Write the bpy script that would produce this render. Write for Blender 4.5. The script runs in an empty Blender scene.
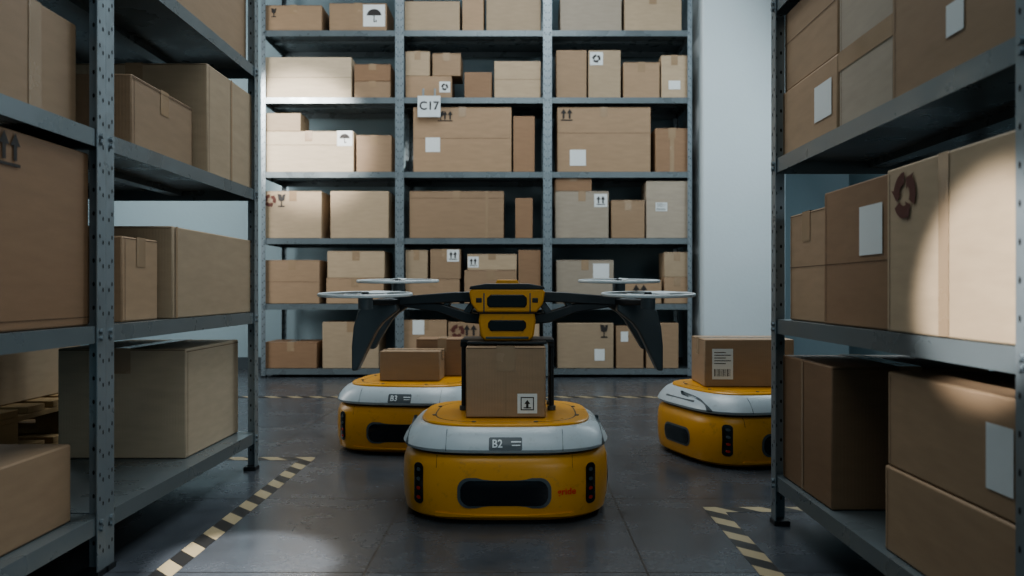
import bpy, bmesh, math, random
from mathutils import Vector, Matrix
random.seed(7)
SC = bpy.context.scene
COL = SC.collection
try: SC.view_settings.look = 'AgX - Medium High Contrast'
except Exception as e: print(e)

# ------------------------------------------------------------------ materials
def newmat(name):
    m = bpy.data.materials.new(name); m.use_nodes = True
    nt = m.node_tree
    b = nt.nodes['Principled BSDF']
    return m, nt, b

def simple(name, col, rough=0.5, metal=0.0, var=0.08, scale=12.0, bump=0.0, bscale=60, wear=None):
    m, nt, b = newmat(name)
    tc = nt.nodes.new('ShaderNodeTexCoord')
    n = nt.nodes.new('ShaderNodeTexNoise'); n.inputs['Scale'].default_value = scale; n.inputs['Detail'].default_value = 6
    nt.links.new(tc.outputs['Object'], n.inputs['Vector'])
    mx = nt.nodes.new('ShaderNodeMix'); mx.data_type = 'RGBA'
    mx.inputs['A'].default_value = (*[c*(1-var) for c in col], 1)
    mx.inputs['B'].default_value = (*[min(1, c*(1+var)) for c in col], 1)
    nt.links.new(n.outputs['Fac'], mx.inputs['Factor'])
    out = mx.outputs['Result']
    if wear:
        n3 = nt.nodes.new('ShaderNodeTexNoise'); n3.inputs['Scale'].default_value = 34; n3.inputs['Detail'].default_value = 9; n3.inputs['Roughness'].default_value = .75
        nt.links.new(tc.outputs['Object'], n3.inputs['Vector'])
        r = nt.nodes.new('ShaderNodeMapRange'); r.inputs['From Min'].default_value = .56; r.inputs['From Max'].default_value = .70
        r.inputs['To Max'].default_value = .6
        nt.links.new(n3.outputs['Fac'], r.inputs['Value'])
        m3 = nt.nodes.new('ShaderNodeMix'); m3.data_type = 'RGBA'; m3.inputs['B'].default_value = (*wear, 1)
        nt.links.new(r.outputs['Result'], m3.inputs['Factor']); nt.links.new(out, m3.inputs['A']); out = m3.outputs['Result']
    nt.links.new(out, b.inputs['Base Color'])
    mr = nt.nodes.new('ShaderNodeMapRange')
    mr.inputs['From Min'].default_value = .3; mr.inputs['From Max'].default_value = .7
    mr.inputs['To Min'].default_value = max(0.02, rough-.07); mr.inputs['To Max'].default_value = min(1, rough+.07)
    nt.links.new(n.outputs['Fac'], mr.inputs['Value']); nt.links.new(mr.outputs['Result'], b.inputs['Roughness'])
    b.inputs['Metallic'].default_value = metal
    if bump:
        n2 = nt.nodes.new('ShaderNodeTexNoise'); n2.inputs['Scale'].default_value = bscale
        nt.links.new(tc.outputs['Object'], n2.inputs['Vector'])
        bp = nt.nodes.new('ShaderNodeBump'); bp.inputs['Strength'].default_value = bump; bp.inputs['Distance'].default_value = .003
        nt.links.new(n2.outputs['Fac'], bp.inputs['Height']); nt.links.new(bp.outputs['Normal'], b.inputs['Normal'])
    return m

def cardboard(name, col):
    m, nt, b = newmat(name)
    tc = nt.nodes.new('ShaderNodeTexCoord')
    mp = nt.nodes.new('ShaderNodeMapping'); mp.inputs['Scale'].default_value = (3, 3, 14)
    nt.links.new(tc.outputs['Object'], mp.inputs['Vector'])
    n = nt.nodes.new('ShaderNodeTexNoise'); n.inputs['Scale'].default_value = 4; n.inputs['Detail'].default_value = 8
    nt.links.new(mp.outputs['Vector'], n.inputs['Vector'])
    nf = nt.nodes.new('ShaderNodeTexNoise'); nf.inputs['Scale'].default_value = 350
    nt.links.new(tc.outputs['Object'], nf.inputs['Vector'])
    mx = nt.nodes.new('ShaderNodeMix'); mx.data_type = 'RGBA'
    mx.inputs['A'].default_value = (*[c*.84 for c in col], 1)
    mx.inputs['B'].default_value = (*[min(1, c*1.12) for c in col], 1)
    nt.links.new(n.outputs['Fac'], mx.inputs['Factor'])
    oi = nt.nodes.new('ShaderNodeObjectInfo')
    hs = nt.nodes.new('ShaderNodeHueSaturation')
    mr = nt.nodes.new('ShaderNodeMapRange'); mr.inputs['To Min'].default_value = .85; mr.inputs['To Max'].default_value = 1.12
    nt.links.new(oi.outputs['Random'], mr.inputs['Value']); nt.links.new(mr.outputs['Result'], hs.inputs['Value'])
    nt.links.new(mx.outputs['Result'], hs.inputs['Color']); nt.links.new(hs.outputs['Color'], b.inputs['Base Color'])
    b.inputs['Roughness'].default_value = .58
    b.inputs['Specular IOR Level'].default_value = .4
    w = nt.nodes.new('ShaderNodeTexWave'); w.inputs['Scale'].default_value = 40; w.inputs['Distortion'].default_value = .5
    nt.links.new(tc.outputs['Object'], w.inputs['Vector'])
    ad = nt.nodes.new('ShaderNodeMath'); ad.operation = 'ADD'
    nt.links.new(w.outputs['Fac'], ad.inputs[0]); nt.links.new(nf.outputs['Fac'], ad.inputs[1])
    bp = nt.nodes.new('ShaderNodeBump'); bp.inputs['Strength'].default_value = .12; bp.inputs['Distance'].default_value = .0015
    nt.links.new(ad.outputs[0], bp.inputs['Height']); nt.links.new(bp.outputs['Normal'], b.inputs['Normal'])
    return m

CARD = [cardboard('cardboard_kraft', (.345, .24, .155)), cardboard('cardboard_pale', (.42, .325, .225)),
        cardboard('cardboard_dark', (.28, .175, .105)), cardboard('cardboard_grey', (.38, .325, .26)),
        cardboard('cardboard_bleached', (.50, .41, .30))]
TAPE = simple('packing_tape', (.34, .245, .16), .22)
LABEL = simple('paper_label', (.68, .71, .71), .6, var=.03)
INK = simple('black_ink', (.035, .03, .028), .6)
REDINK = simple('maroon_ink', (.12, .04, .03), .6)
SEAM = simple('cardboard_seam', (.10, .06, .035), .8)
STEEL = simple('galvanised_steel', (.25, .29, .315), .34, .45, .12, 25)
SHELF = simple('shelf_grey_paint', (.17, .20, .215), .3, .3, .1, 9)
HOLE = simple('punched_hole', (.012, .013, .014), .8)
YEL = simple('yellow_paint', (.60, .29, .028), .33, 0, .07, 6, wear=(.30, .17, .05))
GREY = simple('light_grey_plastic', (.42, .475, .505), .30, 0, .05, 6, wear=(.28, .30, .31))
BLK = simple('black_plastic', (.018, .022, .026), .38)
DKG = simple('dark_grey_plastic', (.07, .088, .10), .36)
GLS = simple('black_glass', (.008, .009, .011), .12)
WHT = simple('white_plastic', (.62, .67, .69), .35)
REDL = simple('red_lens', (.40, .03, .012), .25)
REDT = simple('red_print', (.70, .03, .015), .4)
WOOD = simple('pallet_wood', (.36, .25, .13), .75, 0, .25, 8, .3)

def wallmat(name, col):
    return simple(name, col, .8, 0, .06, 3, .25, 45)
WALLB = wallmat('painted_wall_grey', (.30, .39, .43))
WALLR = wallmat('painted_wall_slate', (.11, .165, .185))
COLM = wallmat('painted_concrete_white', (.58, .645, .67))
CEIL = wallmat('ceiling_paint', (.42, .46, .48))

def floormat():
    m, nt, b = newmat('grey_floor_tile')
    tc = nt.nodes.new('ShaderNodeTexCoord')
    mp = nt.nodes.new('ShaderNodeMapping'); mp.inputs['Location'].default_value = (.33, .1, 0)
    nt.links.new(tc.outputs['Object'], mp.inputs['Vector'])
    br = nt.nodes.new('ShaderNodeTexBrick'); br.offset = 0; br.inputs['Scale'].default_value = 1
    br.inputs['Brick Width'].default_value = .6; br.inputs['Row Height'].default_value = .6
    br.inputs['Mortar Size'].default_value = .003; br.inputs['Mortar Smooth'].default_value = .3
    br.inputs['Color1'].default_value = (.062, .070, .082, 1); br.inputs['Color2'].default_value = (.074, .083, .095, 1)
    br.inputs['Mortar'].default_value = (.025, .027, .03, 1)
    nt.links.new(mp.outputs['Vector'], br.inputs['Vector'])
    n = nt.nodes.new('ShaderNodeTexNoise'); n.inputs['Scale'].default_value = 5; n.inputs['Detail'].default_value = 10
    n.inputs['Roughness'].default_value = .7
    nt.links.new(tc.outputs['Object'], n.inputs['Vector'])
    mr = nt.nodes.new('ShaderNodeMapRange'); mr.inputs['From Min'].default_value = .3; mr.inputs['From Max'].default_value = .7
    mr.inputs['To Min'].default_value = .75; mr.inputs['To Max'].default_value = 1.25
    nt.links.new(n.outputs['Fac'], mr.inputs['Value'])
    hs = nt.nodes.new('ShaderNodeHueSaturation'); nt.links.new(br.outputs['Color'], hs.inputs['Color'])
    nt.links.new(mr.outputs['Result'], hs.inputs['Value']); nt.links.new(hs.outputs['Color'], b.inputs['Base Color'])
    m2 = nt.nodes.new('ShaderNodeMapRange'); m2.inputs['From Min'].default_value = .3; m2.inputs['From Max'].default_value = .7
    m2.inputs['To Min'].default_value = .19; m2.inputs['To Max'].default_value = .32
    nt.links.new(n.outputs['Fac'], m2.inputs['Value']); nt.links.new(m2.outputs['Result'], b.inputs['Roughness'])
    bp = nt.nodes.new('ShaderNodeBump'); bp.inputs['Strength'].default_value = .25; bp.inputs['Distance'].default_value = .002
    bp.invert = True
    nt.links.new(br.outputs['Fac'], bp.inputs['Height']); nt.links.new(bp.outputs['Normal'], b.inputs['Normal'])
    return m
FLOOR = floormat()

def hazardmat():
    m, nt, b = newmat('hazard_stripe_tape')
    tc = nt.nodes.new('ShaderNodeTexCoord'); sp = nt.nodes.new('ShaderNodeSeparateXYZ')
    nt.links.new(tc.outputs['Object'], sp.inputs[0])
    a = nt.nodes.new('ShaderNodeMath'); a.operation = 'ADD'
    nt.links.new(sp.outputs['X'], a.inputs[0]); nt.links.new(sp.outputs['Y'], a.inputs[1])
    d = nt.nodes.new('ShaderNodeMath'); d.operation = 'DIVIDE'; d.inputs[1].default_value = .125
    nt.links.new(a.outputs[0], d.inputs[0])
    f = nt.nodes.new('ShaderNodeMath'); f.operation = 'FRACT'; nt.links.new(d.outputs[0], f.inputs[0])
    g = nt.nodes.new('ShaderNodeMath'); g.operation = 'GREATER_THAN'; g.inputs[1].default_value = .5
    nt.links.new(f.outputs[0], g.inputs[0])
    mx = nt.nodes.new('ShaderNodeMix'); mx.data_type = 'RGBA'
    mx.inputs['A'].default_value = (.02, .02, .02, 1); mx.inputs['B'].default_value = (.34, .28, .175, 1)
    nt.links.new(g.outputs[0], mx.inputs['Factor']); nt.links.new(mx.outputs['Result'], b.inputs['Base Color'])
    b.inputs['Roughness'].default_value = .45
    return m
HAZ = hazardmat()

# ------------------------------------------------------------------ mesh builder
class MB:
    def __init__(s): s.v = []; s.f = []; s.m = []; s.sm = []; s.mats = []
    def mi(s, mat):
        if mat not in s.mats: s.mats.append(mat)
        return s.mats.index(mat)
    def add(s, vs, fs, mat, M=None, smooth=False):
        o = len(s.v); k = s.mi(mat)
        for p in vs:
            p = Vector(p); s.v.append(M @ p if M else p)
        for f in fs: s.f.append([o+i for i in f]); s.m.append(k); s.sm.append(smooth)
    def box(s, x0, x1, y0, y1, z0, z1, mat, M=None):
        vs = [(x0,y0,z0),(x1,y0,z0),(x1,y1,z0),(x0,y1,z0),(x0,y0,z1),(x1,y0,z1),(x1,y1,z1),(x0,y1,z1)]
        s.add(vs, [(3,2,1,0),(4,5,6,7),(0,1,5,4),(1,2,6,5),(2,3,7,6),(3,0,4,7)], mat, M)
    def cyl(s, c, r, h, mat, n=20, axis='z', r2=None, M=None):
        r2 = r if r2 is None else r2
        vs = []
        for k, (rr, hh) in enumerate(((r, 0), (r2, h))):
            for i in range(n):
                a = 2*math.pi*i/n; x, y = rr*math.cos(a), rr*math.sin(a)
                p = {'z': (x, y, hh), 'y': (x, hh, y), 'x': (hh, x, y)}[axis]
                vs.append((c[0]+p[0], c[1]+p[1], c[2]+p[2]))
        s.add(vs, [(i, (i+1) % n, n+(i+1) % n, n+i) for i in range(n)], mat, M, True)
        s.add(vs, [tuple(range(n)), tuple(range(n, 2*n))], mat, M)
    def torus(s, c, R, r, mat, n=48, k=8, M=None, flat=1.0):
        vs = []; fs = []
        for i in range(n):
            a = 2*math.pi*i/n
            for j in range(k):
                b = 2*math.pi*j/k; q = R+r*math.cos(b)
                vs.append((c[0]+q*math.cos(a), c[1]+q*math.sin(a), c[2]+r*flat*math.sin(b)))
        for i in range(n):
            for j in range(k):
                fs.append((i*k+j, ((i+1) % n)*k+j, ((i+1) % n)*k+(j+1) % k, i*k+(j+1) % k))
        s.add(vs, fs, mat, M, True)
    def prism(s, poly, d0, d1, mat, plane='xz', M=None):
        n = len(poly); vs = []
        for d in (d0, d1):
            for (a, b) in poly: vs.append((a, d, b) if plane == 'xz' else (a, b, d) if plane == 'xy' else (d, a, b))
        s.add(vs, [tuple(range(n)), tuple(range(n, 2*n))]+[(i, (i+1) % n, n+(i+1) % n, n+i) for i in range(n)], mat, M)
    def obj(s, name, loc=(0,0,0), rotz=0, bevel=0, seg=2, sharp=35, parent=None, ang=40, recalc=True):
        me = bpy.data.meshes.new(name); me.from_pydata([tuple(p) for p in s.v], [], s.f)
        for m in s.mats: me.materials.append(m)
        for i, p in enumerate(me.polygons): p.material_index = s.m[i]; p.use_smooth = s.sm[i]
        if recalc:
            bm = bmesh.new(); bm.from_mesh(me); bmesh.ops.recalc_face_normals(bm, faces=bm.faces); bm.to_mesh(me); bm.free()
        me.set_sharp_from_angle(angle=math.radians(sharp))
        o = bpy.data.objects.new(name, me); COL.objects.link(o)
        o.location = loc; o.rotation_euler = (0, 0, rotz)
        if bevel:
            b = o.modifiers.new('bevel', 'BEVEL'); b.width = bevel; b.segments = seg; b.limit_method = 'ANGLE'; b.angle_limit = math.radians(ang)
        if parent: o.parent = parent
        return o

def text_geo(body, size):
    cu = bpy.data.curves.new('t', 'FONT'); cu.body = body; cu.size = size; cu.align_x = 'CENTER'; cu.align_y = 'CENTER'; cu.resolution_u = 3; cu.offset = .018
    o = bpy.data.objects.new('t', cu); COL.objects.link(o)
    dg = bpy.context.evaluated_depsgraph_get(); me = bpy.data.meshes.new_from_object(o.evaluated_get(dg))
    vs = [tuple(v.co) for v in me.vertices]; fs = [tuple(p.vertices) for p in me.polygons]
    bpy.data.objects.remove(o); bpy.data.curves.remove(cu); bpy.data.meshes.remove(me)
    return vs, fs
TXT = {}
def text(mb, body, size, mat, M):
    if body not in TXT: TXT[body] = text_geo(body, 1.0)
    vs, fs = TXT[body]
    mb.add([(x*size, y*size, z) for x, y, z in vs], fs, mat, M)

# ------------------------------------------------------------------ cartons
def rect(a, b, c, d): return [(a, b), (c, b), (c, d), (a, d)]
def icon(kind):
    P = []
    if kind == 'up':
        for o in (0, .52):
            P.append([(o, .62), (.48+o, .62), (.24+o, 1)]); P.append(rect(.16+o, .18, .32+o, .62))
        P.append(rect(0, 0, 1, .09))
    elif kind == 'umbrella':
        n = 14; P.append([(.5+.5*math.cos(math.pi*i/n), .5+.45*math.sin(math.pi*i/n)) for i in range(n+1)])
        P.append(rect(.47, .05, .53, .5)); P.append(rect(.47, .05, .68, .11)); P.append(rect(.62, .05, .68, .2))
    elif kind == 'frame':
        P += [rect(0, 0, 1, .07), rect(0, .93, 1, 1), rect(0, .07, .07, .93), rect(.93, .07, 1, .93)]
        P += [[(.5, .78), (.28, .48), (.72, .48)], rect(.42, .2, .58, .48), rect(.22, .15, .78, .22)]
    elif kind == 'glass':
        P.append([(.2, 1), (.28, .5), (.5, .42), (.72, .5), (.8, 1), (.6, .95), (.55, .75), (.5, .97)]); P.append(rect(.46, .1, .54, .45)); P.append(rect(.25, 0, .75, .1))
    elif kind == 'recycle':
        for k in range(3):
            a0 = math.radians(90+120*k); n = 8
            for i in range(n):
                a = a0+math.radians(75)*i/n; b = a0+math.radians(75)*(i+1)/n
                P.append([(.5+.22*math.cos(a), .5+.22*math.sin(a)), (.5+.47*math.cos(a), .5+.47*math.sin(a)),
                          (.5+.47*math.cos(b), .5+.47*math.sin(b)), (.5+.22*math.cos(b), .5+.22*math.sin(b))])
            a = a0+math.radians(75); b = a+math.radians(35)
            P.append([(.5+.14*math.cos(a), .5+.14*math.sin(a)), (.5+.57*math.cos(a), .5+.57*math.sin(a)), (.5+.34*math.cos(b), .5+.34*math.sin(b))])
    return P
ICON = {k: icon(k) for k in ('up', 'umbrella', 'glass', 'recycle', 'frame')}

def carton(x0, x1, y0, y1, z0, z1, tone=0, dec=(), rot=0, axis='x', seam=True, name='cardboard_box', flap=True):
    W, D, H = x1-x0, y1-y0, z1-z0
    z0 += .0008; H -= .001
    mb = MB(); mb.box(-W/2, W/2, -D/2, D/2, 0, H, CARD[tone])
    e = .0011
    def fr(face, off):
        if face == '-y': return Matrix(((1,0,0,-W/2),(0,0,-1,-D/2-off),(0,1,0,0),(0,0,0,1))), W, H
        if face == '+y': return Matrix(((-1,0,0,W/2),(0,0,1,D/2+off),(0,1,0,0),(0,0,0,1))), W, H
        if face == '+x': return Matrix(((0,0,1,W/2+off),(1,0,0,-D/2),(0,1,0,0),(0,0,0,1))), D, H
        if face == '-x': return Matrix(((0,0,-1,-W/2-off),(-1,0,0,D/2),(0,1,0,0),(0,0,0,1))), D, H
        return Matrix(((1,0,0,-W/2),(0,1,0,-D/2),(0,0,1,H+off),(0,0,0,1))), W, D
    def q(face, a, b, c, d, mat, off):
        M, w, h = fr(face, off)
        mb.add([(a, b, 0), (c, b, 0), (c, d, 0), (a, d, 0)], [(0, 1, 2, 3)], mat, M)
    if seam:
        tw = min(.05, .25*min(W, D))
        drop = min(.07, H*.35)
        if axis == 'x':
            q('top', 0.002, D/2-.0012, W-.002, D/2+.0012, SEAM, e*.6)
            q('top', 0, D/2-tw/2, W, D/2+tw/2, TAPE, e)
            for f in ('+x', '-x'): q(f, D/2-tw/2, H-drop, D/2+tw/2, H+e, TAPE, e)
            if flap:
                for f in ('+x', '-x'): q(f, .003, H-.0055, D-.003, H-.0042, SEAM, e*.7)
        else:
            q('top', W/2-.0012, 0.002, W/2+.0012, D-.002, SEAM, e*.6)
            q('top', W/2-tw/2, 0, W/2+tw/2, D, TAPE, e)
            for f in ('+y', '-y'): q(f, W/2-tw/2, H-drop, W/2+tw/2, H+e, TAPE, e)
            if flap:
                for f in ('+y', '-y'): q(f, .003, H-.0055, W-.003, H-.0042, SEAM, e*.7)
        q('+x', .012, .004, .0135, H-.008, SEAM, e*.6); q('-x', .012, .004, .0135, H-.008, SEAM, e*.6)
    for dd in dec:
        face, kind, u, v, s = dd[:5]
        M, w, h = fr(face, e*1.5)
        if kind == 'label':
            lw, lh = s
            a, b = u*w-lw/2, v*h-lh/2
            q(face, a, b, a+lw, b+lh, LABEL, e*1.5)
            if len(dd) > 5:
                for i in range(5):
                    yy = b+lh*(.88-.09*i); q(face, a+lw*.1, yy-lh*.012, a+lw*(.9 if i % 2 else .65), yy+lh*.012, INK, e*2)
                for i in range(12):
                    xx = a+lw*(.1+.067*i); q(face, xx, b+lh*.1, xx+lw*(.02+.02*(i % 3 == 0)), b+lh*.34, INK, e*2)
        elif kind == 'tape':
            q(face, u*w-s/2, 0.002, u*w+s/2, h, TAPE, e*1.1)
        elif kind == 'band':
            q(face, 0, v*h-s/2, w, v*h+s/2, TAPE, e*1.1)
        elif kind == 'crease':
            q(face, 0.002, v*h-.0008, w-.002, v*h+.0008, SEAM, e*1.0)
        elif kind == 'text':
            text(mb, dd[5], s, INK, M @ Matrix.Translation((u*w, v*h, 0)))
        else:
            mat = dd[5] if len(dd) > 5 else INK
            bg = len(dd) > 6
            a, b = u*w-s/2, v*h-s/2
            if bg: q(face, a-s*.25, b-s*.25, a+s*1.25, b+s*1.25, LABEL, e*1.3)
            for P in ICON[kind]:
                mb.add([(a+s*x, b+s*y, e*.6) for x, y in P], [tuple(range(len(P)))], mat, M)
    return mb.obj(name, ((x0+x1)/2, (y0+y1)/2, z0), rot, bevel=min(.004, H*.03), ang=60, recalc=False)

# ------------------------------------------------------------------ room
def slab(name, x0, x1, y0, y1, z0, z1, mat):
    mb = MB(); mb.box(x0, x1, y0, y1, z0, z1, mat); return mb.obj(name)
slab('floor', -3.4, 2.8, -2.0, 6.15, -.08, 0, FLOOR)
slab('wall_back', -3.4, 2.8, 6.08, 6.2, 0, 3.6, WALLB)
slab('wall_left', -3.4, -3.28, -2.0, 6.08, 0, 3.6, WALLB)
slab('wall_right', 2.5, 2.62, -2.0, 6.08, 0, 3.6, WALLR)
slab('ceiling', -3.4, 2.8, -2.0, 6.2, 3.6, 3.7, CEIL)
mb = MB(); mb.box(1.235, 1.80, 5.42, 6.08, 0, 3.6, COLM); mb.obj('concrete_column', bevel=.012)
slab('baseboard_back', -3.28, 1.235, 6.065, 6.08, 0, .09, DKG)

# ------------------------------------------------------------------ shelving
def lpost(mb, x, y, sx, sy, h, w=.034, t=.0025, holes=True):
    """L-angle: corner at x,y, flanges extend toward sx, sy."""
    mb.box(min(x, x+sx*w), max(x, x+sx*w), min(y, y+sy*t), max(y, y+sy*t), 0, h, STEEL)
    mb.box(min(x, x+sx*t), max(x, x+sx*t), min(y+sy*t, y+sy*w), max(y+sy*t, y+sy*w), 0, h, STEEL)
    mb.box(min(x-sx*.003, x+sx*(w+.003)), max(x-sx*.003, x+sx*(w+.003)), min(y-sy*.003, y+sy*(w+.003)), max(y-sy*.003, y+sy*(w+.003)), 0, .012, BLK)
    if not holes: return
    n = 8; z = .05
    while z < h-.03:
        for k, off in enumerate((.35, .72)):
            zz = z+(.0125 if k else 0)
            for side in (-1, 1):
                yy = y+(-.0004 if side < 0 else t+.0004)*sy
                mb.add([(x+sx*w*off+.0026*math.cos(2*math.pi*i/n), yy, zz+.005*math.sin(2*math.pi*i/n)) for i in range(n)], [tuple(range(n))], HOLE)
                xx = x+(-.0004 if side < 0 else t+.0004)*sx
                mb.add([(xx, y+sy*w*off+.0026*math.cos(2*math.pi*i/n), zz+.005*math.sin(2*math.pi*i/n)) for i in range(n)], [tuple(range(n))], HOLE)
        z += .05

def board(mb, x0, x1, y0, y1, z, lip=.035):
    t = .003
    mb.box(x0, x1, y0, y1, z-t, z, SHELF)
    mb.box(x0, x1, y0, y0+t, z-lip, z-t, SHELF); mb.box(x0, x1, y1-t, y1, z-lip, z-t, SHELF)
    mb.box(x0, x0+t, y0+t, y1-t, z-lip, z-t, SHELF); mb.box(x1-t, x1, y0+t, y1-t, z-lip, z-t, SHELF)
    mb.box(x0, x1, y0+t, y0+.015, z-lip, z-lip+t, SHELF)
    xm, ym = (x0+x1)/2, (y0+y1)/2
    if x1-x0 > y1-y0: mb.box(x0+.01, x1-.01, ym-.02, ym+.02, z-.02, z-t, SHELF)
    else: mb.box(xm-.02, xm+.02, y0+.01, y1-.01, z-.02, z-t, SHELF)

def bolts(mb, x, y, z, axis, s):
    for dz in (-.012, -.026):
        if axis == 'y': mb.cyl((x, y, z+dz), .006, s*.006, STEEL, 6, 'y')
        else: mb.cyl((x, y, z+dz), .006, s*.006, STEEL, 6, 'x')

BL = [.06, .505, .955, 1.41, 1.92, 2.38, 2.85]
def px(x, D): return (x-520)*D/800.0
def pz(y, D): return .6-(y-290)*D/800.0
DB = 5.48
bx = [px(261, DB), px(399.5, DB), px(547.5, DB), px(692, DB)]
mb = MB()
for i, X in enumerate(bx):
    for (yy, sy) in ((DB, 1), (DB+.5, -1)):
        if i > 0: lpost(mb, X, yy, -1, sy, 2.95, w=.03)
        if i < 3: lpost(mb, X+.0005, yy, 1, sy, 2.95, w=.03)
for i in range(3):
    for z in BL:
        board(mb, bx[i]+.006, bx[i+1]-.006, DB+.004, DB+.496, z, .04)
    for z in BL:
        for X in (bx[i]+.016, bx[i+1]-.016): bolts(mb, X, DB, z, 'y', -1)
mb.obj('metal_shelving_unit')

LX, RX = -.88, .65
def side_unit(xa, xb, ys, h, lv):
    mb = MB(); sx = 1 if xb > xa else -1
    for i, Y in enumerate(ys):
        for (X, s) in ((xa, sx), (xb, -sx)):
            if i > 0: lpost(mb, X, Y, s, -1, h)
            if i < len(ys)-1: lpost(mb, X, Y+.0005, s, 1, h)
    for i in range(len(ys)-1):
        for z in lv:
            board(mb, min(xa, xb)+.004, max(xa, xb)-.004, ys[i]+.005, ys[i+1]-.005, z, .036)
            for Y in (ys[i]+.02, ys[i+1]-.02):
                bolts(mb, xa, Y, z, 'x', -sx)
    return mb.obj('metal_shelving_unit')
LV = [.125, .525, .935, 1.345, 1.76, 2.17]
side_unit(LX, -1.42, [.71, 1.70, 2.69], 2.3, LV)
side_unit(RX, 1.19, [1.015, 2.07], 2.3, LV)

# ------------------------------------------------------------------ cartons on back shelf
def bb(x0, x1, yt, lvl, tone=0, dec=(), yb=None, depth=None, setback=.02):
    D = DB+setback
    zb = BL[lvl-1] if yb is None else pz(yb, D)
    zt = pz(yt, D)
    xa, xb = px(x0, D), px(x1, D)
    d = depth or min(.42, max(.22, (xb-xa)*.8))
    ax = random.choice('xyy')
    return carton(xa+.002, xb-.002, D, D+d, zb, zt, tone, dec, random.uniform(-.006, .006), ax)
L = (.10, .10)
bb(265, 322, 5, 6, 0, [('-y', 'glass', .15, .7, .06)]); bb(329, 387, 3, 6, 0, [('-y', 'umbrella', .78, .55, .10, INK, 1)])
bb(404, 460, 1, 6, 1); bb(462, 484, -12, 6, 0); bb(486, 541, -4, 6, 1)
bb(560, 622, -6, 6, 3); bb(624, 682, -6, 6, 1)
bb(264, 352, 57, 5, 4, [('-y', 'crease', 0, .5, 0)]); bb(354, 391, 81, 5, 0); bb(354, 391, 64, 5, 2, yb=81.2)
bb(405, 452, 76, 5, 0, [('-y', 'recycle', .85, .5, .05, INK, 1)]); bb(405, 430, 51, 5, 1, yb=76.2); bb(432, 461, 53, 5, 0, yb=76.2, setback=.03)
bb(464, 492, 72, 5, 2); bb(494, 541, 61, 5, 1, [('-y', 'crease', 0, .5, 0)])
bb(556, 587, 50, 5, 0); bb(588, 621, 50, 5, 1, [('-y', 'recycle', .25, .82, .06, INK, 1)]); bb(623, 660, 62, 5, 0); bb(661, 688, 55, 5, 1, [('-y', 'label', .5, .3, (.08, .06))])
bb(263, 354, 131, 4, 4, [('-y', 'umbrella', .9, .82, .07, INK, 1), ('-y', 'crease', 0, .66, 0)]); bb(263, 301, 113, 4, 1, yb=131.2); bb(356, 392, 135, 4, 0)
bb(413, 512, 107, 4, 0, [('-y', 'crease', 0, .52, 0), ('-y', 'up', .35, .86, .07), ('-y', 'glass', .28, .86, .07), ('-y', 'label', .2, .42, L)])
bb(513, 535, 116, 4, 2)
bb(557, 651, 107, 4, 0, [('-y', 'crease', 0, .6, 0), ('-y', 'up', .1, .88, .08), ('-y', 'label', .22, .22, (.11, .11))]); bb(655, 689, 128, 4, 2, [('-y', 'tape', .5, .5, .03)])
bb(264, 322, 191, 3, 1, [('-y', 'recycle', .1, .8, .09, REDINK), ('-y', 'glass', .3, .8, .09)]); bb(330, 389, 191, 3, 1)
bb(409, 504, 191, 3, 0, [('-y', 'tape', .82, .5, .02), ('-y', 'crease', 0, .85, 0)]); bb(515, 533, 198, 3, 2)
bb(555, 609, 191, 3, 3, [('-y', 'up', .85, .8, .06, INK, 1)]); bb(555, 592, 176, 3, 2, yb=191.2); bb(611, 645, 200, 3, 0); bb(646, 690, 181, 3, 3, [('-y', 'label', .35, .55, (.08, .06), 1)])
bb(264, 320, 260, 2, 0, [('-y', 'crease', 0, .5, 0)]); bb(326, 384, 278, 2, 0); bb(327, 385, 251, 2, 1, yb=278.2)
bb(405, 460, 279, 2, 0); bb(405, 428, 250, 2, 1, yb=279.2); bb(430, 461, 249, 2, 0, [('-y', 'up', .75, .78, .055, INK, 1)], yb=279.2)
bb(464, 517, 270, 2, 0); bb(467, 517, 254, 2, 1, [('-y', 'up', .12, .5, .05, INK, 1)], yb=270.2); bb(518, 541, 250, 2, 2)
bb(556, 614, 260, 2, 3, [('-y', 'label', .78, .75, (.11, .1))]); bb(618, 662, 280, 2, 0, [('-y', 'up', .5, .5, .1)]); bb(664, 690, 277, 2, 0); bb(664, 690, 252, 2, 1, yb=277.2)
bb(264, 317, 342, 1, 2); bb(322, 379, 322, 1, 1)
bb(403, 447, 320, 1, 0, [('-y', 'label', .35, .85, (.08, .1))]); bb(448, 480, 322, 1, 0, [('-y', 'recycle', .3, .8, .1, REDINK), ('-y', 'up', .7, .8, .09)]); bb(483, 540, 318, 1, 1)
bb(557, 614, 323, 1, 1, [('-y', 'glass', .83, .82, .09), ('-y', 'label', .75, .3, (.07, .08))]); bb(616, 644, 326, 1, 0, [('-y', 'label', .3, .75, (.05, .07))]); bb(646, 679, 323, 1, 0)

# rack sign
mb = MB()
sx, sz = px(429, 5.46), pz(106, 5.46)
mb.box(-.078, .078, 0, .006, -.075, .07, WHT)
text(mb, 'C17', .08, INK, Matrix(((1,0,0,0),(0,0,-1,-.001),(0,1,0,0),(0,0,0,1))))
for s in (-.04, .04): mb.box(s-.006, s+.006, .001, .012, .05, .12, STEEL)
mb.obj('rack_number_sign', (sx, 5.462, sz), bevel=.001)

# ------------------------------------------------------------------ cartons on side shelves
def lb(y0, y1, z0, z1, xf=-.90, depth=.4, tone=0, dec=(), axis='x', rot=0): # left: aisle face xf
    return carton(xf-depth, xf, y0, y1, z0, z1, tone, dec, rot, axis)
def rb(y0, y1, z0, z1, xf=.685, depth=.4, tone=0, dec=(), axis='x', rot=0):
    return carton(xf-.015, xf-.015+depth, y0, y1, z0, z1, tone, dec, rot, axis)
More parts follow.
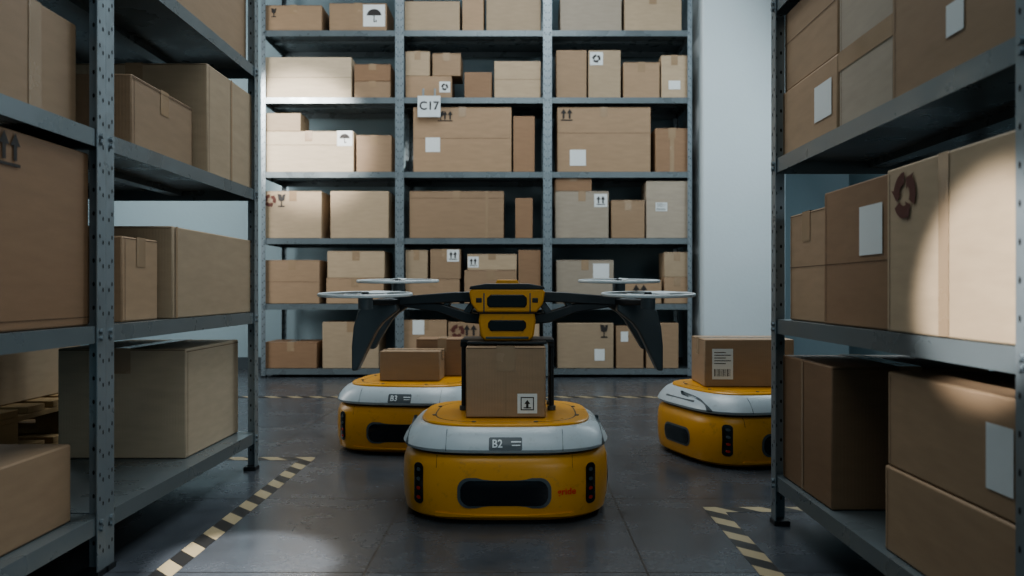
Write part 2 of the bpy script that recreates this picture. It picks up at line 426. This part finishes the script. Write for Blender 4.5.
# far bay left
lb(2.25, 2.67, LV[0], .435, -.94, .36, 4, [('+x', 'crease', 0, .97, 0)], 'y')
lb(1.84, 2.02, LV[1], .725, -.915, .3, 0, (), 'x')
lb(2.06, 2.66, LV[1], .765, -.895, .42, 1, [('+x', 'tape', .04, .5, .012)], 'y')
lb(1.90, 2.26, LV[2], 1.115, -.925, .3, 0, [('+x', 'crease', 0, .95, 0)], 'x', .01)
lb(2.29, 2.67, LV[2], 1.25, -.895, .42, 1, [('+x', 'tape', .5, .5, .012)], 'y')
lb(2.0, 2.66, LV[3], 1.66, -.91, .4, 0, (), 'x'); lb(1.75, 1.97, LV[3], 1.6, -.95, .4, 2)
# near bay left
lb(1.22, 1.64, LV[0], .285, -.92, .34, 0, (), 'y')
lb(1.10, 1.67, LV[1], .885, -.90, .45, 2, [('+x', 'up', .54, .9, .06), ('+x', 'crease', 0, .05, 0)], 'y')
lb(1.30, 1.66, LV[2], 1.15, -.92, .34, 0, [('+x', 'tape', .6, .5, .04)], 'y'); lb(1.15, 1.63, LV[3], 1.6, -.93, .34, 1)
# right
rb(1.72, 2.04, LV[0], .435, .685, .34, 2, [('-x', 'tape', .45, .5, .01)], 'y')
rb(1.05, 1.47, LV[0], .28, .685, .44, 0, (), 'y'); rb(1.045, 1.465, .28, .452, .688, .44, 0, [('-x', 'label', .82, .48, (.065, .095))], 'y')
rb(1.77, 2.0, LV[1], .785, .69, .3, 0, [('-x', 'crease', 0, .5, 0)])
rb(1.445, 1.755, LV[1], .812, .682, .42, 2, [('-x', 'label', .76, .66, (.10, .095)), ('-x', 'crease', 0, .45, 0)], 'y')
rb(1.05, 1.44, LV[1], .815, .675, .45, 1, [('-x', 'recycle', .18, .82, .085, REDINK), ('-x', 'tape', .5, .5, .03)], 'y')
rb(1.69, 2.04, LV[2], 1.10, .685, .40, 0, [('-x', 'label', .78, .5, (.10, .08))], 'y'); rb(1.70, 2.04, 1.10, 1.30, .69, .38, 0, [('-x', 'crease', 0, .6, 0)], 'y')
rb(1.435, 1.68, LV[2], 1.29, .685, .40, 3, [('-x', 'band', 0, .4, .04)], 'y')
rb(1.05, 1.43, LV[2], 1.26, .68, .42, 0, [('-x', 'crease', 0, .9, 0), ('-x', 'label', .55, .25, (.05, .05))], 'x')

# ------------------------------------------------------------------ pallet behind left unit
mb = MB()
for lvl in range(2):
    z = lvl*.118
    for y in (0, .34, .68): mb.box(-.42, .42, y, y+.09, z, z+.016, WOOD)
    for x in (-.42, -.05, .32):
        for y in (0, .34, .68): mb.box(x, x+.1, y, y+.09, z+.016, z+.08, WOOD)
        mb.box(x, x+.1, 0, .77, z+.08, z+.097, WOOD)
    for i in range(6): mb.box(-.42, .42, i*.136, i*.136+.09, z+.097, z+.118, WOOD)
mb.obj('wooden_pallet', (-1.95, 2.35, 0), bevel=.002)
carton(-2.3, -1.62, 2.45, 2.95, .236, .50, 1, (), 0, 'x')

# ------------------------------------------------------------------ hazard floor tape
def tape(name, rects):
    mb = MB()
    for (x0, x1, y0, y1) in rects: mb.box(x0, x1, y0, y1, 0, .0008, HAZ)
    return mb.obj(name)
tape('hazard_floor_tape', [(-.78, -.73, .6, 2.82), (-2.2, -.73, 2.82, 2.87)])
tape('hazard_floor_tape', [(.505, .555, .6, 2.16), (.505, 1.9, 2.16, 2.21)])
tape('hazard_floor_tape', [(-2.4, 1.2, 4.45, 4.51)])

# ------------------------------------------------------------------ mobile robot
A = .285; EXP = 3.3
PROF = [(.008, .022), (.018, .008), (.05, .002), (.10, 0), (.145, .002), (.165, .008), (.174, .018)]
PROF2 = [(.180, .016), (.184, .004), (.192, .0), (.205, .006), (.222, .018), (.236, .032), (.243, .045)]
def inset(z):
    P = PROF+PROF2
    if z <= P[0][0]: return P[0][1]
    for (a, b), (c, d) in zip(P, P[1:]):
        if a <= z <= c: return b+(d-b)*(z-a)/(c-a)
    return P[-1][1]
def se(a, n=96, e=EXP):
    out = []
    for i in range(n):
        t = 2*math.pi*i/n; c, s = math.cos(t), math.sin(t)
        r = (abs(c)**e+abs(s)**e)**(-1/e); out.append((a*r*c, a*r*s))
    return out
def loft(mb, prof, mat, cap0=True, cap1=True, n=96, base=A):
    vs = []
    for z, i in prof: vs += [(x, y, z) for x, y in se(base-i, n)]
    fs = []
    for k in range(len(prof)-1):
        for i in range(n): fs.append((k*n+i, k*n+(i+1) % n, (k+1)*n+(i+1) % n, (k+1)*n+i))
    mb.add(vs, fs, mat, None, True)
    if cap0: mb.add(vs[:n], [tuple(range(n))], mat)
    if cap1: mb.add(vs[-n:], [tuple(range(n))], mat)
def surf_y(x, z, off):
    a = A-inset(z)+off
    return -a*max(0.0, 1-(abs(x)/a)**EXP)**(1/EXP)
def hullpatch(mb, cx, cz, w, h, rad, mat, off=.0015, rings=5, n=40, side=0):
    pts = []
    rad = min(rad, w/2, h/2)
    for i in range(n):
        t = 2*math.pi*(i+.5)/n; q = (0 if t < math.pi/2 else 1 if t < math.pi else 2 if t < 1.5*math.pi else 3)
        sx = (1, -1, -1, 1)[q]; sz = (1, 1, -1, -1)[q]
        pts.append((sx*(w/2-rad)+rad*math.cos(t), sz*(h/2-rad)+rad*math.sin(t)))
    vs = [(cx, surf_y(cx, cz, off), cz)]; fs = []
    for r in range(1, rings+1):
        k = r/rings
        for (a, b) in pts: x, z = cx+a*k, cz+b*k; vs.append((x, surf_y(x, z, off), z))
    for (a, b) in pts: x, z = cx+a, cz+b; vs.append((x, surf_y(x, z, -.004), z))
    for i in range(n): fs.append((0, 1+i, 1+(i+1) % n))
    for r in range(rings):
        o = 1+r*n; p = o+n
        for i in range(n): fs.append((o+i, p+i, p+(i+1) % n, o+(i+1) % n))
    M = Matrix.Rotation(side*math.pi/2, 4, 'Z') if side else None
    mb.add(vs, fs, mat, M, True)

def robot(loc, rot, label):
    mb = MB()
    loft(mb, [(0, .05), (.02, .045)], BLK)
    loft(mb, PROF, YEL)
    loft(mb, [(.170, .026), (.184, .026)], BLK)
    loft(mb, PROF2, GREY)
    loft(mb, [(.240, .05), (.247, .05), (.25, .053), (.25, .06)], YEL)
    loft(mb, [(.2495, .085), (.2502, .085)], BLK)
    loft(mb, [(.2495, .088), (.2506, .089)], YEL)
    for i in range(8):
        a = math.radians(22.5+45*i); mb.cyl((.205*math.cos(a)*1.05, .205*math.sin(a)*1.05, .249), .006, .003, DKG, 10)
    hullpatch(mb, 0, .082, .240, .078, .030, DKG, .0012)
    hullpatch(mb, 0, .082, .224, .064, .026, GLS, .0028)
    hullpatch(mb, 0, .024, .36, .010, .005, YEL, .006)
    for s in (-1, 1):
        hullpatch(mb, s*.224, .098, .026, .105, .012, GLS, .0018)
        for zz in (.062, .086, .11, .134):
            hullpatch(mb, s*.224, zz, .011, .009, .0045, REDL if zz in (.062, .086) else DKG, .0035)
        hullpatch(mb, s*.15, .213, .0022, .05, .001, DKG, .0006)
        hullpatch(mb, s*.262, .213, .010, .05, .003, DKG, .0010)
        hullpatch(mb, s*.175, .1585, .0015, .03, .001, BLK, .0006)
        hullpatch(mb, 0, .085, .18, .066, .028, DKG, .0012, side=s); hullpatch(mb, 0, .085, .165, .052, .022, GLS, .0028, side=s)
        hullpatch(mb, 0, .213, .20, .006, .003, DKG, .0008, side=s)
    hullpatch(mb, .003, .207, .085, .030, .004, DKG, .0016)
    hullpatch(mb, 0.03, .212, .026, .003, .001, WHT, .0024); hullpatch(mb, 0.03, .204, .022, .0025, .001, WHT, .0024)
    if label not in TXT: TXT[label] = text_geo(label, 1.0)
    vs, fs = TXT[label]
    mb.add([(x*.026-.018, surf_y(x*.026-.018, .207+y*.026, .0028), .207+y*.026) for x, y, z in vs], fs, WHT)
    t = 'gride'
    if t not in TXT: TXT[t] = text_geo(t, 1.0)
    vs, fs = TXT[t]
    mb.add([(x*.024+.160, surf_y(x*.024+.160, .084+y*.024, .0018), .084+y*.024) for x, y, z in vs], fs, REDT)
    for s in (-1, 1): mb.cyl((s*.2-.02, .0, .035), .035, .04, BLK, 20, 'x')
    return mb.obj('warehouse_robot', loc, rot, sharp=38)
robot((-.04, 2.32, 0), 0, 'B2')
robot((-.405, 3.17, 0), math.radians(-7), 'B3')
robot((.832, 2.96, 0), math.radians(18), 'B1')

DK = .2512
carton(-.148, .07, 2.18, 2.40, DK, .446, 0, [('-y', 'frame', .77, .20, .036, INK, 1), ('-y', 'tape', .5, .5, .004)], 0, 'y')
carton(-.535, -.305, 3.06, 3.22, DK, .366, 0, (), math.radians(-2), 'x')
carton(-.42, -.21, 3.235, 3.38, DK, .403, 2, (), 0, 'y')
carton(.665, .985, 2.87, 3.11, DK, .423, 0, [('-y', 'label', .20, .48, (.075, .11), 1)], math.radians(-1), 'x')

# ------------------------------------------------------------------ drone
def drone(loc):
    root = bpy.data.objects.new('delivery_drone', None); COL.objects.link(root); root.location = loc
    mb = MB()
    up = [(-.083, -.062), (.083, -.062), (.100, -.038), (.106, -.004), (.096, .004), (-.096, .004), (-.106, -.004), (-.100, -.038)]
    mb.prism(up, -.11, .13, YEL)
    mb.obj('body_shell', parent=root, bevel=.005, seg=3, ang=25)
    mb = MB()
    mb.prism([(-.105, .002), (.105, .002), (.102, .010), (.06, .018), (-.06, .018), (-.102, .010)], -.112, .13, BLK)
    mb.prism([(-.035, .016), (.035, .016), (.028, .029), (-.028, .029)], -.07, .08, YEL)
    mb.prism([(-.05, -.048), (.05, -.048), (.055, -.040), (.055, -.022), (.045, -.013), (-.045, -.013), (-.055, -.022), (-.055, -.040)], -.1135, -.105, GLS)
    for s in (-1, 1):
        mb.box(s*.078-.008, s*.078+.008, -.112, -.1, -.035, -.022, BLK)
        mb.prism([(s*.062, -.064), (s*.062, -.008), (s*.066, -.008), (s*.066, -.064)], -.1115, -.1, DKG)
    mb.obj('roof_cap_and_sensor', parent=root, bevel=.002)
    mb = MB()
    mb.prism([(-.062, -.142), (.062, -.142), (.074, -.130), (.080, -.085), (.076, -.060), (-.076, -.060), (-.080, -.085), (-.074, -.130)], -.10, .10, YEL)
    mb.obj('payload_head', parent=root, bevel=.006, seg=3, ang=25)
    mb = MB()
    mb.prism([(-.045, -.114), (.045, -.114), (.053, -.104), (.053, -.092), (.046, -.084), (-.046, -.084), (-.053, -.092), (-.053, -.104)], -.1035, -.095, GLS)
    mb.box(-.082, .082, -.104, .102, -.066, -.0585, BLK)
    mb.box(-.06, .06, -.103, -.097, -.137, -.130, DKG)
    mb.obj('face_visor', parent=root, bevel=.002)
    mb = MB()
    mb.box(-.135, .135, -.02, .14, -.152, -.143, BLK)
    mb.box(-.11, .11, -.12, -.06, -.150, -.143, BLK)
    for s in (-1, 1):
        for yy in (.115, .0):
            mb.cyl((s*.128, yy, -.3485), .0065, .205, BLK, 12)
            mb.cyl((s*.128, yy, -.3485), .012, .012, DKG, 12)
        mb.box(s*.128-.009, s*.128+.009, -.01, .125, -.165, -.150, BLK)
        mb.box(s*.128-.004, s*.128+.004, 0, .115, -.26, -.25, BLK)
    mb.obj('gripper_frame', parent=root, bevel=.0015)
    mb = MB()
    for s in (-1, 1):
        mb.prism([(s*.095, -.004), (s*.16, -.006), (s*.35, -.022), (s*.35, -.046), (s*.16, -.036), (s*.095, -.034)], -.04, .05, BLK)
        mb.prism([(s*.07, -.098), (s*.12, -.094), (s*.20, -.064), (s*.30, -.048), (s*.30, -.028), (s*.19, -.040), (s*.11, -.066), (s*.07, -.070)], -.035, .045, BLK)
        mb.prism([(s*.085, -.030), (s*.105, -.030), (s*.14, -.080), (s*.12, -.090)], -.03, .04, DKG)
        mb.prism([(s*.18, -.064), (s*.195, -.060), (s*.175, -.022), (s*.155, -.022)], -.03, .04, DKG)
        for yy, zz, tx in ((-.15, -.034, .39), (.17, -.012, .345)):
            a = Vector((s*.31, 0, -.034)); b = Vector((s*tx, yy, zz)); d = (b-a).normalized(); w = Vector((0, 0, 1)).cross(d).normalized()*.022; h = Vector((0, 0, .010))
            vs = [a+w+h, a-w+h, a-w-h, a+w-h, b+w*.6+h*.7, b-w*.6+h*.7, b-w*.6-h*.7, b+w*.6-h*.7]
            mb.add(vs, [(0,1,2,3), (4,5,6,7), (0,1,5,4), (1,2,6,5), (2,3,7,6), (3,0,4,7)], BLK)
    mb.obj('arms', parent=root, bevel=.003)
    mb = MB()
    for s in (-1, 1):
        outer = [(.32, -.022), (.365, -.024), (.402, -.036), (.426, -.062), (.438, -.105), (.443, -.160), (.443, -.230)]
        inner = [(.428, -.230), (.408, -.188), (.390, -.150), (.374, -.118), (.356, -.094), (.336, -.078), (.312, -.058)]
        for (yc, dx, hw, k2) in ((-.03, 0, .026, 1.0), (.125, -.02, .018, .80)):
            n = len(outer); vs = []; fs = []
            for d in (-hw, hw):
                for (a, b) in outer: vs.append((s*(a+dx), yc+d, b*k2+.004*(dx != 0)))
                for (a, b) in inner: vs.append((s*(a+dx), yc+d, b*k2+.004*(dx != 0)))
            m = 2*n
            for k in range(n-1):
                for o in (0, m): fs.append((o+k, o+k+1, o+m-2-k, o+m-1-k))
            for k in range(m): fs.append((k, (k+1) % m, m+(k+1) % m, m+k))
            mb.add(vs, fs, DKG)
    mb.obj('landing_claws', parent=root, bevel=.005, seg=3)
    for k, (s, tx, yy, zz, R0, ang) in enumerate(((-1, .385, -.15, -.012, .125, .25), (1, .385, -.15, -.012, .125, -.35), (-1, .345, .17, .028, .125, 1.0), (1, .345, .17, .028, .125, .7))):
        mb = MB()
        M = Matrix.Translation((s*tx, yy, zz)) @ Matrix.Rotation(math.radians(2.2), 4, 'X')
        mb.cyl((0, 0, -.040), .020, .034, DKG, 20, M=M); mb.cyl((0, 0, -.006), .014, .012, BLK, 16, r2=.009, M=M)
        mb.torus((0, 0, 0), R0, .003, WHT, M=M, flat=1.5)
        mb.torus((0, 0, 0), R0*.45, .002, WHT, M=M)
        for j in range(4):
            Mj = M @ Matrix.Rotation(ang+math.pi/2*j, 4, 'Z')
            mb.box(.012, R0, -.003, .003, -.004, -.001, WHT, Mj)
        for j in range(2):
            Mj = M @ Matrix.Rotation(ang+.5+math.pi*j, 4, 'Z')
            n = 8; vs = []
            for i in range(n+1):
                t = i/n; r = .01+t*(R0-.02); w = .006+.016*math.sin(math.pi*min(1, t*1.15+.05))*(1-.5*t); tw = .35*(1-t)+.1
                vs += [(r, -w*.5, .006-w*.5*tw), (r, w*.5, .006+w*.5*tw)]
            mb.add(vs, [(2*i, 2*i+1, 2*i+3, 2*i+2) for i in range(n)], WHT, Mj, True)
        mb.obj('rotor_%d' % (k+1), parent=root)
    return root
drone((-.036, 2.33, .6))

# ------------------------------------------------------------------ lights
def area(name, loc, size, power, col, look, sy=None):
    l = bpy.data.lights.new(name, 'AREA'); l.energy = power; l.color = col; l.size = size
    if sy: l.shape = 'RECTANGLE'; l.size_y = sy
    o = bpy.data.objects.new(name, l); COL.objects.link(o); o.location = loc
    o.rotation_euler = (Vector(look)-Vector(loc)).to_track_quat('-Z', 'Y').to_euler(); return o
def spot(name, loc, look, power, col, deg, blend, r=.05):
    l = bpy.data.lights.new(name, 'SPOT'); l.energy = power; l.color = col; l.spot_size = math.radians(deg); l.spot_blend = blend; l.shadow_soft_size = r
    o = bpy.data.objects.new(name, l); COL.objects.link(o); o.location = loc
    o.rotation_euler = (Vector(look)-Vector(loc)).to_track_quat('-Z', 'Y').to_euler(); return o
area('ceiling_light_aisle', (-.1, 3.4, 3.5), 1.6, 62, (.93, .98, 1), (-.1, 3.5, 0), 2.6)
area('ceiling_light_front', (0, .4, 3.2), 2.2, 24, (.90, .98, 1), (0, 2.4, .4), 1.6)
area('window_light_rear', (2.2, 4.2, 2.2), 1.4, 36, (.82, .94, 1), (-.8, 3.5, .4), 1.8)
area('back_wall_fill', (-3.15, 4.5, 1.7), 1.4, 56, (1, .99, .96), (-1.2, 5.5, 1.5), 1.8)  # added fill lamp to brighten the back-left wall; no window is built here
area('camera_side_fill', (1.6, -1.6, 1.5), 1.5, 18, (.95, .99, 1), (-1, 2.2, .5), 1.5)  # added soft fill behind the camera for the camera-facing carton sides, not a window
spot('sun_patch_shelf', (-2.2, 3.0, 2.7), (-1.5, 5.48, 1.66), 620, (1, .96, .9), 20, .5, .06)
spot('sun_patch_cartons', (-.7, .2, 1.1), (.66, 1.13, .61), 300, (1, .97, .93), 11, .35, .03)
spot('sun_patch_floor', (.2, .2, 2.9), (-.60, 1.76, 0), 1250, (1, .98, .95), 7, .3, .03)

w = bpy.data.worlds.new('world'); SC.world = w; w.use_nodes = True
w.node_tree.nodes['Background'].inputs['Color'].default_value = (.40, .70, .82, 1)
w.node_tree.nodes['Background'].inputs['Strength'].default_value = .29

cam = bpy.data.cameras.new('camera'); co = bpy.data.objects.new('camera', cam); COL.objects.link(co)
co.location = (0, 0, .6); co.rotation_euler = (math.pi/2, 0, 0)
cam.sensor_width = 36; cam.lens = 28.125; cam.shift_x = -8/1024; cam.shift_y = 2/1024
cam.clip_start = .02
cam.dof.use_dof = True; cam.dof.focus_distance = 2.3; cam.dof.aperture_fstop = 4.0
SC.camera = co
